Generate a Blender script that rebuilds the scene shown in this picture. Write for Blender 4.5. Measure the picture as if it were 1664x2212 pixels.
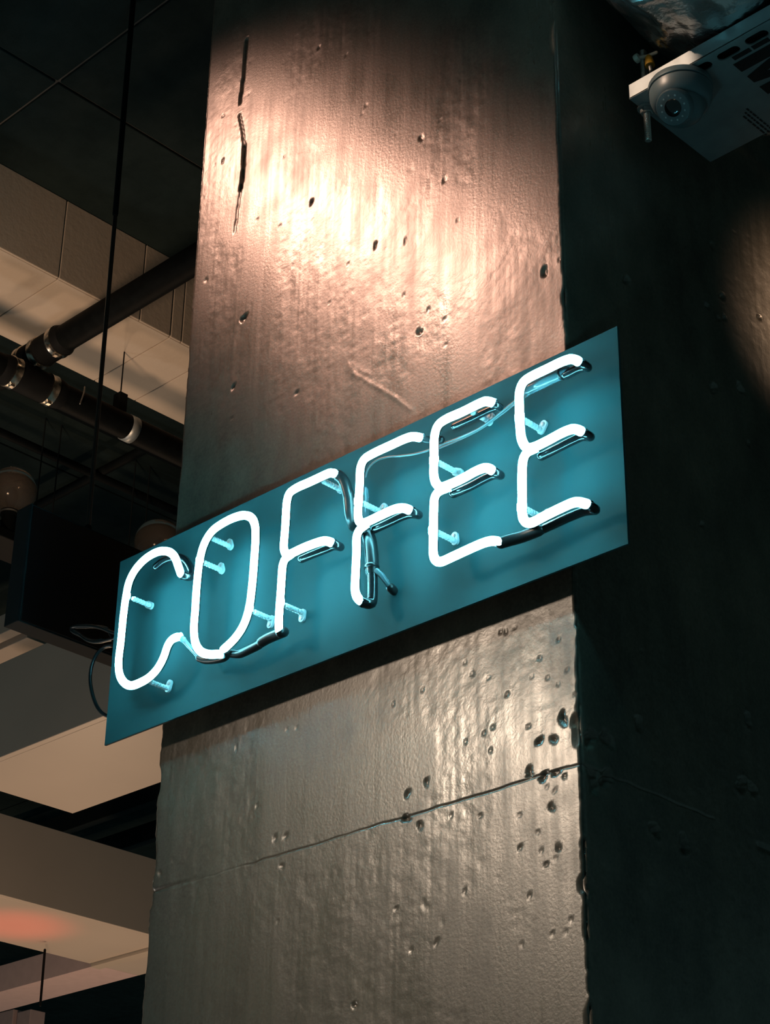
import bpy, bmesh, math, random
import numpy as np
from mathutils import Vector, Matrix

for o in list(bpy.data.objects):
    bpy.data.objects.remove(o)
scene = bpy.context.scene
COL = scene.collection
random.seed(7)
rng = np.random.default_rng(11)
PI = math.pi

# ------------------------------------------------------------------ camera
W, H = 1664, 2212
VX, VY = 953.0 - W / 2, -6831.0 - H / 2          # vanishing point of verticals
AX, AY = -4016.0 - W / 2, 3244.0 - H / 2         # vanishing point of the sign's length
F = math.sqrt(-(VX * AX + VY * AY))              # focal length in pixels
_z = Vector((VX, VY, F)).normalized()
_x = -Vector((AX, AY, F)).normalized()
_y = _z.cross(_x).normalized()
RM = Matrix((_x, _y, _z))                        # picture axes -> world axes
CAM = Vector((0, 0, 1.6))
cd = bpy.data.cameras.new('camera')
cd.sensor_fit = 'VERTICAL'
cd.sensor_height = 24.0
cd.lens = F / H * 24.0
cd.clip_start = 0.05
cam = bpy.data.objects.new('camera', cd)
COL.objects.link(cam)
cr, cu, cb = RM @ Vector((1, 0, 0)), RM @ Vector((0, -1, 0)), RM @ Vector((0, 0, -1))
cam.matrix_world = Matrix(((cr.x, cu.x, cb.x, CAM.x), (cr.y, cu.y, cb.y, CAM.y), (cr.z, cu.z, cb.z, CAM.z), (0, 0, 0, 1)))
scene.camera = cam

# ------------------------------------------------------------------ world, exposure, lights
scene.view_settings.view_transform = 'Standard'
scene.view_settings.look = 'None'
scene.view_settings.gamma = 1.0
scene.view_settings.exposure = 0.0
scene.view_settings.use_curve_mapping = False
scene.cycles.max_bounces = 6
scene.cycles.transmission_bounces = 5
scene.cycles.glossy_bounces = 3
scene.cycles.diffuse_bounces = 3
wd = bpy.data.worlds.new('dim_room')
scene.world = wd
wd.use_nodes = True
wd.node_tree.nodes['Background'].inputs[0].default_value = (0.34, 0.70, 0.72, 1)
wd.node_tree.nodes['Background'].inputs[1].default_value = 0.078


def spot(name, loc, target, power, color, size_deg, blend, radius):
    l = bpy.data.lights.new(name, 'SPOT')
    l.energy = power
    l.color = color
    l.spot_size = math.radians(size_deg)
    l.spot_blend = blend
    l.shadow_soft_size = radius
    o = bpy.data.objects.new(name, l)
    COL.objects.link(o)
    o.location = loc
    o.rotation_euler = (Vector(target) - Vector(loc)).to_track_quat('-Z', 'Y').to_euler()
    return o


def lamp(name, loc, power, color, radius):
    l = bpy.data.lights.new(name, 'POINT')
    l.energy = power
    l.color = color
    l.shadow_soft_size = radius
    o = bpy.data.objects.new(name, l)
    COL.objects.link(o)
    o.location = loc
    return o


SALMON = (1.0, 0.53, 0.37)
WARM = (1.0, 0.77, 0.57)
AMBER = (1.0, 0.63, 0.38)
# ceiling track spots to the left in front of the pier, raking over its upper half
spot('track_spot_light', (-2.28, 0.82, 3.92), (-1.62, 1.416, 3.18), 44, SALMON, 31, 1.0, 0.07)
spot('track_spot_light', (-2.20, 0.62, 3.88), (-1.42, 1.416, 2.98), 22, SALMON, 22, 1.0, 0.07)
spot('track_spot_light', (-2.12, 0.42, 3.82), (-1.26, 1.416, 2.82), 28, SALMON, 22, 1.0, 0.07)
# a whiter spot from farther back that reaches the lower half
spot('track_spot_light', (-2.85, -0.80, 3.33), (-1.20, 1.416, 2.25), 112, WARM, 25, 1.0, 0.09)
# spot on the far right that grazes the pier's long side
spot('wall_spot_light', (0.35, 3.1, 3.75), (-1.118, 1.985, 3.06), 125, AMBER, 10, 1.0, 0.04)
# narrow spot that catches the end of the slotted tray
spot('wall_spot_light', (-0.75, 0.10, 3.02), (-0.98, 1.50, 3.24), 22, AMBER, 7, 1.0, 0.02)
spot('wall_spot_light', (-1.50, 0.20, 3.75), (-1.035, 1.505, 3.145), 100, (1.0, 0.70, 0.50), 4.2, 0.5, 0.01)
# warm upward fill added below left, unseen, in place of light bounced up
spot('added_uplight', (-2.25, 0.55, 2.15), (-2.86, 2.0, 3.78), 120, AMBER, 34, 1.0, 0.16)
lamp('added_fill_light', (-3.55, 0.80, 1.90), 18, (1.0, 0.87, 0.76), 0.12)
lamp('added_fill_light', (-4.05, 2.75, 1.95), 26, AMBER, 0.10)
lamp('added_fill_light', (-5.1, 3.75, 2.0), 30, AMBER, 0.10)
spot('exit_sign_light', (-5.08, 3.52, 2.7), (-5.08, 3.52, 3.3), 9, (1.0, 0.06, 0.03), 42, 1.0, 0.04)


# ------------------------------------------------------------------ picture helpers
def ray(px, py):
    return (RM @ Vector((px - W / 2, py - H / 2, F))).normalized()


def at_y(px, py, y):
    d = ray(px, py)
    return CAM + d * ((y - CAM.y) / d.y)


def at_x(px, py, x):
    d = ray(px, py)
    return CAM + d * ((x - CAM.x) / d.x)


def at_z(px, py, z):
    d = ray(px, py)
    return CAM + d * ((z - CAM.z) / d.z)


# ------------------------------------------------------------------ materials
def nodes_of(name):
    m = bpy.data.materials.new(name)
    m.use_nodes = True
    nt = m.node_tree
    return m, nt, nt.nodes['Principled BSDF']


def mat(name, col, rough=0.5, metal=0.0, var=0.12, scale=30.0, bump=0.0, bscale=200.0, spec=0.5, coat=0.0, trans=0.0, stretch=None, rvar=0.0):
    m, nt, b = nodes_of(name)
    N, L = nt.nodes, nt.links
    tc = N.new('ShaderNodeTexCoord')
    src = tc.outputs['Object']
    if stretch:
        mp = N.new('ShaderNodeMapping')
        mp.inputs['Scale'].default_value = stretch
        L.new(src, mp.inputs['Vector'])
        src = mp.outputs['Vector']
    nz = N.new('ShaderNodeTexNoise')
    nz.inputs['Scale'].default_value = scale
    nz.inputs['Detail'].default_value = 5
    L.new(src, nz.inputs['Vector'])
    rp = N.new('ShaderNodeValToRGB')
    rp.color_ramp.elements[0].position = 0.3
    rp.color_ramp.elements[1].position = 0.7
    rp.color_ramp.elements[0].color = (*[c * (1 - var) for c in col], 1)
    rp.color_ramp.elements[1].color = (*[min(1, c * (1 + var)) for c in col], 1)
    L.new(nz.outputs['Fac'], rp.inputs['Fac'])
    L.new(rp.outputs['Color'], b.inputs['Base Color'])
    b.inputs['Roughness'].default_value = rough
    if rvar:
        mr = N.new('ShaderNodeMapRange')
        mr.inputs['To Min'].default_value = max(0.02, rough - rvar)
        mr.inputs['To Max'].default_value = rough + rvar
        mr.inputs['From Min'].default_value = 0.3
        mr.inputs['From Max'].default_value = 0.7
        L.new(nz.outputs['Fac'], mr.inputs['Value'])
        L.new(mr.outputs['Result'], b.inputs['Roughness'])
    b.inputs['Metallic'].default_value = metal
    b.inputs['Specular IOR Level'].default_value = spec
    b.inputs['Coat Weight'].default_value = coat
    b.inputs['Coat Roughness'].default_value = 0.15
    b.inputs['Transmission Weight'].default_value = trans
    if bump:
        n2 = N.new('ShaderNodeTexNoise')
        n2.inputs['Scale'].default_value = bscale
        n2.inputs['Detail'].default_value = 4
        L.new(src, n2.inputs['Vector'])
        bp = N.new('ShaderNodeBump')
        bp.inputs['Strength'].default_value = bump
        bp.inputs['Distance'].default_value = 0.004
        L.new(n2.outputs['Fac'], bp.inputs['Height'])
        L.new(bp.outputs['Normal'], b.inputs['Normal'])
    return m


def concrete(name, dark, light, rough, spec):
    """sealed board-formed concrete: blotches, vertical formwork streaks, fine grain"""
    m, nt, b = nodes_of(name)
    N, L = nt.nodes, nt.links
    tc = N.new('ShaderNodeTexCoord')

    def noise(scale, detail, stretch=(1, 1, 1), rough_=0.55):
        mp = N.new('ShaderNodeMapping')
        mp.inputs['Scale'].default_value = stretch
        L.new(tc.outputs['Object'], mp.inputs['Vector'])
        n = N.new('ShaderNodeTexNoise')
        n.inputs['Scale'].default_value = scale
        n.inputs['Detail'].default_value = detail
        n.inputs['Roughness'].default_value = rough_
        L.new(mp.outputs['Vector'], n.inputs['Vector'])
        return n.outputs['Fac']

    def remap(v, a0, a1, b0, b1):
        r = N.new('ShaderNodeMapRange')
        r.inputs['From Min'].default_value = a0
        r.inputs['From Max'].default_value = a1
        r.inputs['To Min'].default_value = b0
        r.inputs['To Max'].default_value = b1
        L.new(v, r.inputs['Value'])
        return r.outputs['Result']

    def op(kind, a, c):
        n = N.new('ShaderNodeMath')
        n.operation = kind
        for i, v in enumerate((a, c)):
            if isinstance(v, (int, float)):
                n.inputs[i].default_value = v
            else:
                L.new(v, n.inputs[i])
        return n.outputs[0]

    blot = noise(4.5, 5, (1, 1, 0.75), 0.6)
    mid = noise(22, 4, (1, 1, 0.6), 0.6)
    fine = noise(260, 2)
    streak = noise(85, 2, (1, 1, 0.035), 0.6)
    mixv = op('ADD', op('MULTIPLY', remap(blot, 0.36, 0.64, 0, 1), 0.45), op('MULTIPLY', remap(mid, 0.35, 0.65, 0, 1), 0.30))
    mixv = op('ADD', mixv, op('MULTIPLY', remap(fine, 0.3, 0.7, 0, 1), 0.25))
    rp = N.new('ShaderNodeValToRGB')
    rp.color_ramp.elements[0].color = (*dark, 1)
    rp.color_ramp.elements[1].color = (*light, 1)
    L.new(mixv, rp.inputs['Fac'])
    L.new(rp.outputs['Color'], b.inputs['Base Color'])
    rg = op('ADD', remap(streak, 0.35, 0.65, -0.03, 0.03), remap(blot, 0.35, 0.65, rough + 0.06, rough - 0.06))
    rg = op('ADD', rg, remap(mid, 0.35, 0.65, 0.04, -0.04))
    L.new(rg, b.inputs['Roughness'])
    b.inputs['Specular IOR Level'].default_value = spec
    hh = op('MULTIPLY', streak, 0.11)
    hh = op('ADD', hh, op('MULTIPLY', fine, 0.13))
    bp = N.new('ShaderNodeBump')
    bp.inputs['Strength'].default_value = 0.5
    bp.inputs['Distance'].default_value = 0.0022
    L.new(hh, bp.inputs['Height'])
    L.new(bp.outputs['Normal'], b.inputs['Normal'])
    return m


def emission(name, col, strength):
    m, nt, b = nodes_of(name)
    b.inputs['Base Color'].default_value = (0.8, 0.8, 0.8, 1)
    N, L = nt.nodes, nt.links
    tc = N.new('ShaderNodeTexCoord')
    nz = N.new('ShaderNodeTexNoise')
    nz.inputs['Scale'].default_value = 60
    L.new(tc.outputs['Object'], nz.inputs['Vector'])
    mr = N.new('ShaderNodeMapRange')
    mr.inputs['To Min'].default_value = strength * 0.97
    mr.inputs['To Max'].default_value = strength * 1.03
    L.new(nz.outputs['Fac'], mr.inputs['Value'])
    b.inputs['Emission Color'].default_value = (*col, 1)
    L.new(mr.outputs['Result'], b.inputs['Emission Strength'])
    return m


M = {}
M['pier'] = concrete('pier_concrete', (0.042, 0.036, 0.027), (0.21, 0.175, 0.133), 0.33, 0.75)
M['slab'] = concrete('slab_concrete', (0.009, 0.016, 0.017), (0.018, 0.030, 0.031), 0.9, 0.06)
M['beam'] = mat('beam_plaster', (0.46, 0.40, 0.34), 0.6, var=0.05, scale=5, bump=0.15, bscale=90)
M['beam_gap'] = mat('beam_joint', (0.10, 0.09, 0.08), 0.9)
M['soffit'] = mat('painted_board', (0.50, 0.43, 0.37), 0.42, var=0.04, scale=3, bump=0.05, bscale=60)
M['panel'] = mat('sign_panel_paint', (0.030, 0.090, 0.100), 0.6, var=0.07, scale=9, spec=0.03)
M['panel_edge'] = mat('sign_panel_edge', (0.02, 0.022, 0.024), 0.4)
M['neon'] = emission('neon_glow', (0.20, 0.82, 0.98), 100.0)
M['blockout'] = mat('blockout_paint', (0.010, 0.012, 0.014), 0.22, var=0.3, scale=80, coat=0.3)
M['coupling'] = mat('coupling_rubber', (0.006, 0.007, 0.008), 0.7, var=0.2, spec=0.08)
M['sleeve'] = mat('black_rubber', (0.012, 0.013, 0.014), 0.35, var=0.2, scale=120)
M['clear'] = mat('clear_plastic', (0.85, 0.93, 0.95), 0.25, var=0.03, trans=0.4)
M['wire'] = mat('clear_jacket_wire', (0.12, 0.17, 0.18), 0.25, var=0.1, coat=0.5)
M['glass_lead'] = mat('glass_lead', (0.20, 0.30, 0.33), 0.12, var=0.03, trans=0.5)
M['steel'] = mat('galvanised_steel', (0.42, 0.43, 0.43), 0.38, metal=0.85, var=0.12, scale=60, rvar=0.1)
M['tray'] = mat('zinc_tray', (0.30, 0.33, 0.34), 0.42, metal=0.55, var=0.12, scale=40, rvar=0.08)
M['rod'] = mat('zinc_rod', (0.50, 0.48, 0.45), 0.35, metal=0.9, var=0.1)
M['black_rod'] = mat('dark_steel_rod', (0.06, 0.055, 0.05), 0.30, metal=0.7, var=0.15)
M['pipe'] = mat('black_cast_iron', (0.003, 0.004, 0.0045), 0.6, spec=0.06, var=0.3, scale=50, bump=0.1)
M['band'] = mat('stainless_band', (0.62, 0.56, 0.48), 0.28, metal=1.0, var=0.2, scale=50, rvar=0.12)
M['conduit'] = mat('black_conduit', (0.005, 0.007, 0.008), 0.6, var=0.2, spec=0.08)
M['display'] = mat('black_gloss_face', (0.003, 0.004, 0.005), 0.25, var=0.1)
M['display_body'] = mat('charcoal_casing', (0.014, 0.019, 0.021), 0.8, spec=0.1, var=0.1)
M['cord'] = mat('black_cord', (0.010, 0.011, 0.012), 0.3, var=0.2)
M['cam'] = mat('camera_grey', (0.085, 0.115, 0.125), 0.38, var=0.05)
M['cam_dark'] = mat('camera_gasket', (0.012, 0.016, 0.018), 0.4)
M['lens'] = mat('lens_glass', (0.002, 0.003, 0.004), 0.08, coat=1.0)
M['led'] = mat('led_lens', (0.45, 0.55, 0.58), 0.12, trans=0.2, coat=0.6)
M['ink'] = mat('black_print', (0.004, 0.005, 0.006), 0.45)
M['tie'] = mat('nylon_tie', (0.72, 0.66, 0.56), 0.45)
M['yellow'] = mat('yellow_plastic', (0.62, 0.34, 0.03), 0.4)
M['pale_wall'] = mat('pale_wall', (0.55, 0.42, 0.42), 0.7, var=0.05)


def foil_mat():
    m, nt, b = nodes_of('wrinkled_foil')
    N, L = nt.nodes, nt.links
    tc = N.new('ShaderNodeTexCoord')
    v1 = N.new('ShaderNodeTexVoronoi')
    v1.inputs['Scale'].default_value = 26
    n1 = N.new('ShaderNodeTexNoise')
    n1.inputs['Scale'].default_value = 40
    n1.inputs['Detail'].default_value = 6
    L.new(tc.outputs['Object'], n1.inputs['Vector'])
    L.new(tc.outputs['Object'], v1.inputs['Vector'])
    ad = N.new('ShaderNodeMath')
    ad.operation = 'ADD'
    L.new(v1.outputs['Distance'], ad.inputs[0])
    L.new(n1.outputs['Fac'], ad.inputs[1])
    bp = N.new('ShaderNodeBump')
    bp.inputs['Strength'].default_value = 0.55
    bp.inputs['Distance'].default_value = 0.006
    L.new(ad.outputs[0], bp.inputs['Height'])
    L.new(bp.outputs['Normal'], b.inputs['Normal'])
    b.inputs['Base Color'].default_value = (0.80, 0.81, 0.82, 1)
    b.inputs['Metallic'].default_value = 1.0
    b.inputs['Roughness'].default_value = 0.24
    return m


M['foil'] = foil_mat()


def globe_mat():
    m, nt, b = nodes_of('smoked_glass')
    N, L = nt.nodes, nt.links
    tc = N.new('ShaderNodeTexCoord')
    nz = N.new('ShaderNodeTexNoise')
    nz.inputs['Scale'].default_value = 12
    L.new(tc.outputs['Object'], nz.inputs['Vector'])
    mr = N.new('ShaderNodeMapRange')
    mr.inputs['To Min'].default_value = 0.06
    mr.inputs['To Max'].default_value = 0.14
    L.new(nz.outputs['Fac'], mr.inputs['Value'])
    L.new(mr.outputs['Result'], b.inputs['Roughness'])
    b.inputs['Base Color'].default_value = (0.42, 0.36, 0.31, 1)
    b.inputs['Transmission Weight'].default_value = 0.85
    b.inputs['IOR'].default_value = 1.25
    return m


M['globe'] = globe_mat()


# ------------------------------------------------------------------ mesh helpers
def link(name, me, m=None, parent=None, smooth=False):
    o = bpy.data.objects.new(name, me)
    COL.objects.link(o)
    if m is not None:
        me.materials.append(M[m] if isinstance(m, str) else m)
    if parent is not None:
        o.parent = parent
    if smooth:
        me.polygons.foreach_set('use_smooth', [True] * len(me.polygons))
    return o


def from_bm(name, bm, m=None, parent=None, smooth=False):
    bmesh.ops.recalc_face_normals(bm, faces=bm.faces)
    me = bpy.data.meshes.new(name)
    bm.to_mesh(me)
    bm.free()
    return link(name, me, m, parent, smooth)


def thing(name, label, cat, loc=(0, 0, 0), group=None, kind=None):
    o = bpy.data.objects.new(name, None)
    COL.objects.link(o)
    o.location = loc
    o.empty_display_size = 0.05
    tag(o, label, cat, group, kind)
    return o


def tag(o, label=None, cat=None, group=None, kind=None):
    if label:
        o['label'] = label
    if cat:
        o['category'] = cat
    if group:
        o['group'] = group
    if kind:
        o['kind'] = kind
    return o


def own(o, root):
    """parent a mesh built in world coordinates under a root that stands elsewhere"""
    o.parent = root
    r = root
    off = Vector((0, 0, 0))
    while r is not None:
        off += r.location
        r = r.parent
    o.location = o.location - off
    return o


def bm_box(bm, lo, hi, bevel=0.0):
    r = bmesh.ops.create_cube(bm, size=1)
    vs = r['verts']
    for v in vs:
        v.co = Vector([lo[i] + (v.co[i] + 0.5) * (hi[i] - lo[i]) for i in range(3)])
    if bevel:
        es = list({e for v in vs for e in v.link_edges})
        bmesh.ops.bevel(bm, geom=es, offset=bevel, segments=2, affect='EDGES', profile=0.5)


def box(name, lo, hi, m, parent=None, bevel=0.0):
    bm = bmesh.new()
    bm_box(bm, lo, hi, bevel)
    return from_bm(name, bm, m, parent)


def resample(pts, step):
    pts = [Vector(p) for p in pts]
    out = []
    n = len(pts)
    for i in range(n - 1):
        p0 = pts[max(i - 1, 0)]
        p1, p2 = pts[i], pts[i + 1]
        p3 = pts[min(i + 2, n - 1)]
        if i == 0:
            p0 = p1 * 2 - p2
        if i == n - 2:
            p3 = p2 * 2 - p1
        # centripetal catmull-rom
        t0 = 0.0
        t1 = t0 + max((p1 - p0).length, 1e-6) ** 0.5
        t2 = t1 + max((p2 - p1).length, 1e-6) ** 0.5
        t3 = t2 + max((p3 - p2).length, 1e-6) ** 0.5
        k = max(1, int(round((p2 - p1).length / step)))
        for j in range(k):
            t = t1 + (t2 - t1) * j / k
            a1 = p0 * ((t1 - t) / (t1 - t0)) + p1 * ((t - t0) / (t1 - t0))
            a2 = p1 * ((t2 - t) / (t2 - t1)) + p2 * ((t - t1) / (t2 - t1))
            a3 = p2 * ((t3 - t) / (t3 - t2)) + p3 * ((t - t2) / (t3 - t2))
            b1 = a1 * ((t2 - t) / (t2 - t0)) + a2 * ((t - t0) / (t2 - t0))
            b2 = a2 * ((t3 - t) / (t3 - t1)) + a3 * ((t - t1) / (t3 - t1))
            out.append(b1 * ((t2 - t) / (t2 - t1)) + b2 * ((t - t1) / (t2 - t1)))
    out.append(pts[-1])
    return out


def smooth_path(pts, n=2):
    for _ in range(n):
        pts = [pts[0]] + [(pts[i - 1] + pts[i] * 2 + pts[i + 1]) / 4 for i in range(1, len(pts) - 1)] + [pts[-1]]
    return pts


def frames(pts, ref=None):
    n = len(pts)
    tan = [(pts[min(i + 1, n - 1)] - pts[max(i - 1, 0)]).normalized() for i in range(n)]
    res = []
    nv = ref if ref is not None else Vector((0, 1, 0))
    if abs(nv.dot(tan[0])) > 0.9:
        nv = Vector((0.3, 0, 1))
    for i in range(n):
        t = tan[i]
        q = ref if (ref is not None and abs(ref.dot(t)) < 0.8) else nv
        nv = (q - t * q.dot(t)).normalized()
        res.append((t, nv, t.cross(nv)))
    return res


def tube_mesh(pts, r, seg=12, radii=None, ref=None, caps=True, dome=True, arc=None):
    """sweep a circle (or the arc 'arc' around the reference direction) along pts"""
    pts = [Vector(p) for p in pts]
    fr = frames(pts, ref)
    verts, faces = [], []
    full = arc is None
    ns = seg if full else seg + 1
    rings = []

    def ring(c, f, rad):
        base = len(verts)
        for k in range(ns):
            a = 2 * PI * k / seg if full else arc[0] + (arc[1] - arc[0]) * k / seg
            verts.append(c + f[1] * (rad * math.cos(a)) + f[2] * (rad * math.sin(a)))
        return base
    n = len(pts)
    rr = radii if radii else [r] * n
    if dome and full:
        for a in (80, 50, 25):
            ca, sa = math.cos(math.radians(a)), math.sin(math.radians(a))
            rings.append(ring(pts[0] - fr[0][0] * (rr[0] * sa), fr[0], rr[0] * ca))
    for i in range(n):
        rings.append(ring(pts[i], fr[i], rr[i]))
    if dome and full:
        for a in (25, 50, 80):
            ca, sa = math.cos(math.radians(a)), math.sin(math.radians(a))
            rings.append(ring(pts[-1] + fr[-1][0] * (rr[-1] * sa), fr[-1], rr[-1] * ca))
    for a, b in zip(rings, rings[1:]):
        for k in range(seg):
            k2 = (k + 1) % ns
            faces.append((a + k, a + k2, b + k2, b + k))
    if caps and full:
        faces.append(tuple(rings[0] + k for k in reversed(range(ns))))
        faces.append(tuple(rings[-1] + k for k in range(ns)))
    me = bpy.data.meshes.new('tube')
    me.from_pydata(verts, [], faces)
    me.update()
    return me


def tube(name, pts, r, m, parent=None, seg=12, radii=None, ref=None, dome=True, arc=None, step=None):
    pts = [Vector(p) for p in pts]
    if step:
        pts = resample(pts, step)
    me = tube_mesh(pts, r, seg, radii, ref, True, dome, arc)
    me.name = name
    return link(name, me, m, parent, smooth=True)


def lathe(name, prof, center, axis, m, parent=None, seg=32, smooth=True):
    """revolve (radius, height) pairs about axis through center"""
    ax = Vector(axis).normalized()
    u = ax.orthogonal().normalized()
    v = ax.cross(u)
    c = Vector(center)
    verts, faces = [], []
    for r, h in prof:
        for k in range(seg):
            a = 2 * PI * k / seg
            verts.append(c + ax * h + (u * math.cos(a) + v * math.sin(a)) * max(r, 1e-5))
    for i in range(len(prof) - 1):
        for k in range(seg):
            k2 = (k + 1) % seg
            faces.append((i * seg + k, i * seg + k2, (i + 1) * seg + k2, (i + 1) * seg + k))
    faces.append(tuple(reversed(range(seg))))
    faces.append(tuple((len(prof) - 1) * seg + k for k in range(seg)))
    me = bpy.data.meshes.new(name)
    me.from_pydata(verts, [], faces)
    me.update()
    o = link(name, me, m, parent, smooth)
    if smooth:
        e = o.modifiers.new('edges', 'EDGE_SPLIT')
        e.split_angle = math.radians(40)
    return o


def prism(name, poly, origin, u, v, thick, m, parent=None):
    """polygon in the (u, v) plane through origin, extruded by thick along u x v"""
    u, v = Vector(u).normalized(), Vector(v).normalized()
    w = u.cross(v)
    o = Vector(origin)
    bm = bmesh.new()
    lo = [bm.verts.new(o + u * a + v * b) for a, b in poly]
    hi = [bm.verts.new(o + u * a + v * b + w * thick) for a, b in poly]
    n = len(poly)
    f1 = bm.faces.new(lo)
    f2 = bm.faces.new(hi)
    for i in range(n):
        bm.faces.new((lo[i], lo[(i + 1) % n], hi[(i + 1) % n], hi[i]))
    bmesh.ops.triangulate(bm, faces=[f1, f2])
    return from_bm(name, bm, m, parent)


def value_noise(x, y, seed):
    """smooth lattice noise in numpy, roughly -1..1"""
    g = np.random.default_rng(seed).uniform(-1, 1, (256, 256))
    xi = np.floor(x).astype(int)
    yi = np.floor(y).astype(int)
    fx, fy = x - xi, y - yi
    fx = fx * fx * (3 - 2 * fx)
    fy = fy * fy * (3 - 2 * fy)
    a, b = g[xi & 255, yi & 255], g[(xi + 1) & 255, yi & 255]
    c, d = g[xi & 255, (yi + 1) & 255], g[(xi + 1) & 255, (yi + 1) & 255]
    return (a * (1 - fx) + b * fx) * (1 - fy) + (c * (1 - fx) + d * fx) * fy


# ------------------------------------------------------------------ the concrete pier
PX0, PX1, PY = -1.7767, -1.1184, 1.4159           # left edge, right edge, front face
CEIL = 4.0


def seg_dist(px, pz, a, b):
    ax, az = a
    bx, bz = b
    dx, dz = bx - ax, bz - az
    t = np.clip(((px - ax) * dx + (pz - az) * dz) / (dx * dx + dz * dz + 1e-12), 0, 1)
    return np.hypot(px - ax - t * dx, pz - az - t * dz), t


def build_pier():
    L_END, R_END = 3.2, 3.6
    sl = L_END - PY
    wid = PX1 - PX0
    s = np.concatenate([np.linspace(0, sl - 0.03, 14), np.arange(sl - 0.025, sl, 0.003),
                        np.arange(sl, sl + wid, 0.0023), np.arange(sl + wid, sl + wid + 0.54, 0.0032),
                        np.linspace(sl + wid + 0.56, sl + wid + R_END - PY, 12)])
    z = np.concatenate([np.linspace(0, 1.93, 10), np.arange(1.945, 2.2625, 0.0023), np.arange(2.2635, 2.2805, 0.0008), np.arange(2.282, 3.72, 0.0023), np.linspace(3.74, CEIL - 0.002, 5)])
    S, Z = np.meshgrid(s, z)
    u = S - sl                                     # 0..wid on the front
    # base perimeter with a small chamfer
    X = np.where(u < 0, PX0, np.where(u <= wid, PX0 + u, PX1))
    Y = np.where(u < 0, PY - u, np.where(u <= wid, PY, PY + (u - wid)))
    NX = np.where(u < 0, -1.0, np.where(u <= wid, 0.0, 1.0))
    NY = np.where((u >= 0) & (u <= wid), -1.0, 0.0)
    front = (u >= 0) & (u <= wid)
    dep = np.zeros_like(u)                         # depth into the wall
    dep += 0.0006 * value_noise(u * 14 + 3, Z * 9, 1) + 0.00018 * value_noise(u * 55, Z * 40, 2)
    dep += 0.00007 * value_noise(u * 230, Z * 7, 3) + 0.00012 * value_noise(u * 150, Z * 150, 4)

    def pit(cu, cz, r, d, stretch=1.0, seed=0):
        rad = np.hypot((u - cu), (Z - cz) / stretch)
        sel = rad < r * 2.2
        a = np.arctan2(Z[sel] - cz, u[sel] - cu)
        wob = 1 + 0.34 * np.sin(a * 2 + seed) + 0.14 * np.sin(a * 3 + 1.3 * seed) + 0.16 * np.sin(a * 5 + 2.3 * seed)
        q = rad[sel] / (r * wob)
        dep[sel] += d * np.clip(1.25 - q ** 2.4, 0, 1) - 0.10 * d * np.exp(-((q - 1.35) / 0.25) ** 2)

    fp = [(688, 103, 4, 4), (482, 250, 4, 3), (910, 298, 6, 4), (673, 436, 6, 6), (605, 488, 4.5, 2), (556, 474, 3, 4),
          (990, 474, 2.6, 4), (751, 571, 2.6, 4), (527, 687, 9, 7), (906, 717, 6, 6), (1176, 587, 8, 6), (504, 835, 6, 5),
          (641, 848, 4, 4), (445, 605, 5, 3), (925, 668, 3, 3), (960, 690, 3, 2), (783, 245, 5, 1.5), (880, 240, 5, 1.2), (1210, 560, 3, 3),
          (1165, 1601, 6, 7), (1197, 1597, 6, 6), (1144, 1669, 7, 6), (1174, 1678, 7.5, 6), (1201, 1670, 7, 6), (1192, 1744, 5.5, 6),
          (921, 1690, 5, 6), (880, 1714, 5.5, 6), (877, 1768, 8, 6), (907, 1782, 6, 5), (594, 1810, 5, 3), (617, 1806, 5, 3), (609, 1871, 4.5, 4),
          (1207, 1831, 5, 5), (1124, 1831, 3, 5), (1180, 1867, 3, 5), (919, 1957, 9, 1.0), (955, 1990, 7, 0.8), (943, 2035, 5, 3), (766, 2170, 5, 5),
          (1081, 1365, 3, 4), (1092, 1363, 3, 4), (1207, 1380, 3, 4), (1166, 1421, 3, 4), (1020, 1455, 3, 3), (850, 1520, 2.6, 4),
          (620, 1575, 3, 3), (640, 1572, 3, 3), (510, 1615, 4, 2.5), (555, 1740, 2.6, 3), (855, 1962, 2.6, 3), (345, 1886, 5, 4),
          (1226, 1445, 3, 4), (1150, 1460, 2.6, 3), (1055, 1462, 2.6, 3), (912, 1488, 3, 3), (1005, 1430, 2.4, 3), (600, 1990, 2.6, 2)]
    for i, (px, py, r, d) in enumerate(fp):
        p = at_y(px, py, PY)
        pit(p.x - PX0, p.z, r * 0.6 / 1000.0, d * 0.45 / 1000.0, 1.15, i * 1.7)
    for i, (px, py, r, d, st) in enumerate([(811, 530, 2.4, 4, 3.4), (481, 346, 2.2, 3, 4.0), (959, 390, 2.5, 2, 3), (1216, 1553, 4.5, 6, 2.2), (1243, 1570, 5, 5, 3.5), (876, 520, 2.4, 2, 2.4)]):
        p = at_y(px, py, PY)
        pit(p.x - PX0, p.z, r * 0.8 / 1000.0, d * 0.7 / 1000.0, st, i)
    rp = [(1275, 1595, 8, 4), (1311, 1597, 8, 4), (1281, 1683, 8, 4), (1309, 1681, 8, 4), (1414, 1792, 6, 6), (1478, 1823, 6, 6), (1603, 1696, 7, 5),
          (1626, 1704, 6, 5), (1616, 1556, 5, 5), (1542, 838, 6, 5), (1600, 838, 6, 5), (1380, 1562, 5, 4), (1354, 605, 5, 5), (1528, 660, 4, 4), (1565, 685, 3, 4),
          (1560, 640, 4, 4), (1640, 685, 3, 4), (1618, 960, 3, 4), (1516, 1133, 3, 4), (1553, 688, 3, 3), (1538, 530, 4, 2)]
    for i, (px, py, r, d) in enumerate(rp):
        p = at_x(px, py, PX1)
        pit(wid + p.y - PY, p.z, r / 1000.0, d / 1000.0, 1.2, i * 2.1)
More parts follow.
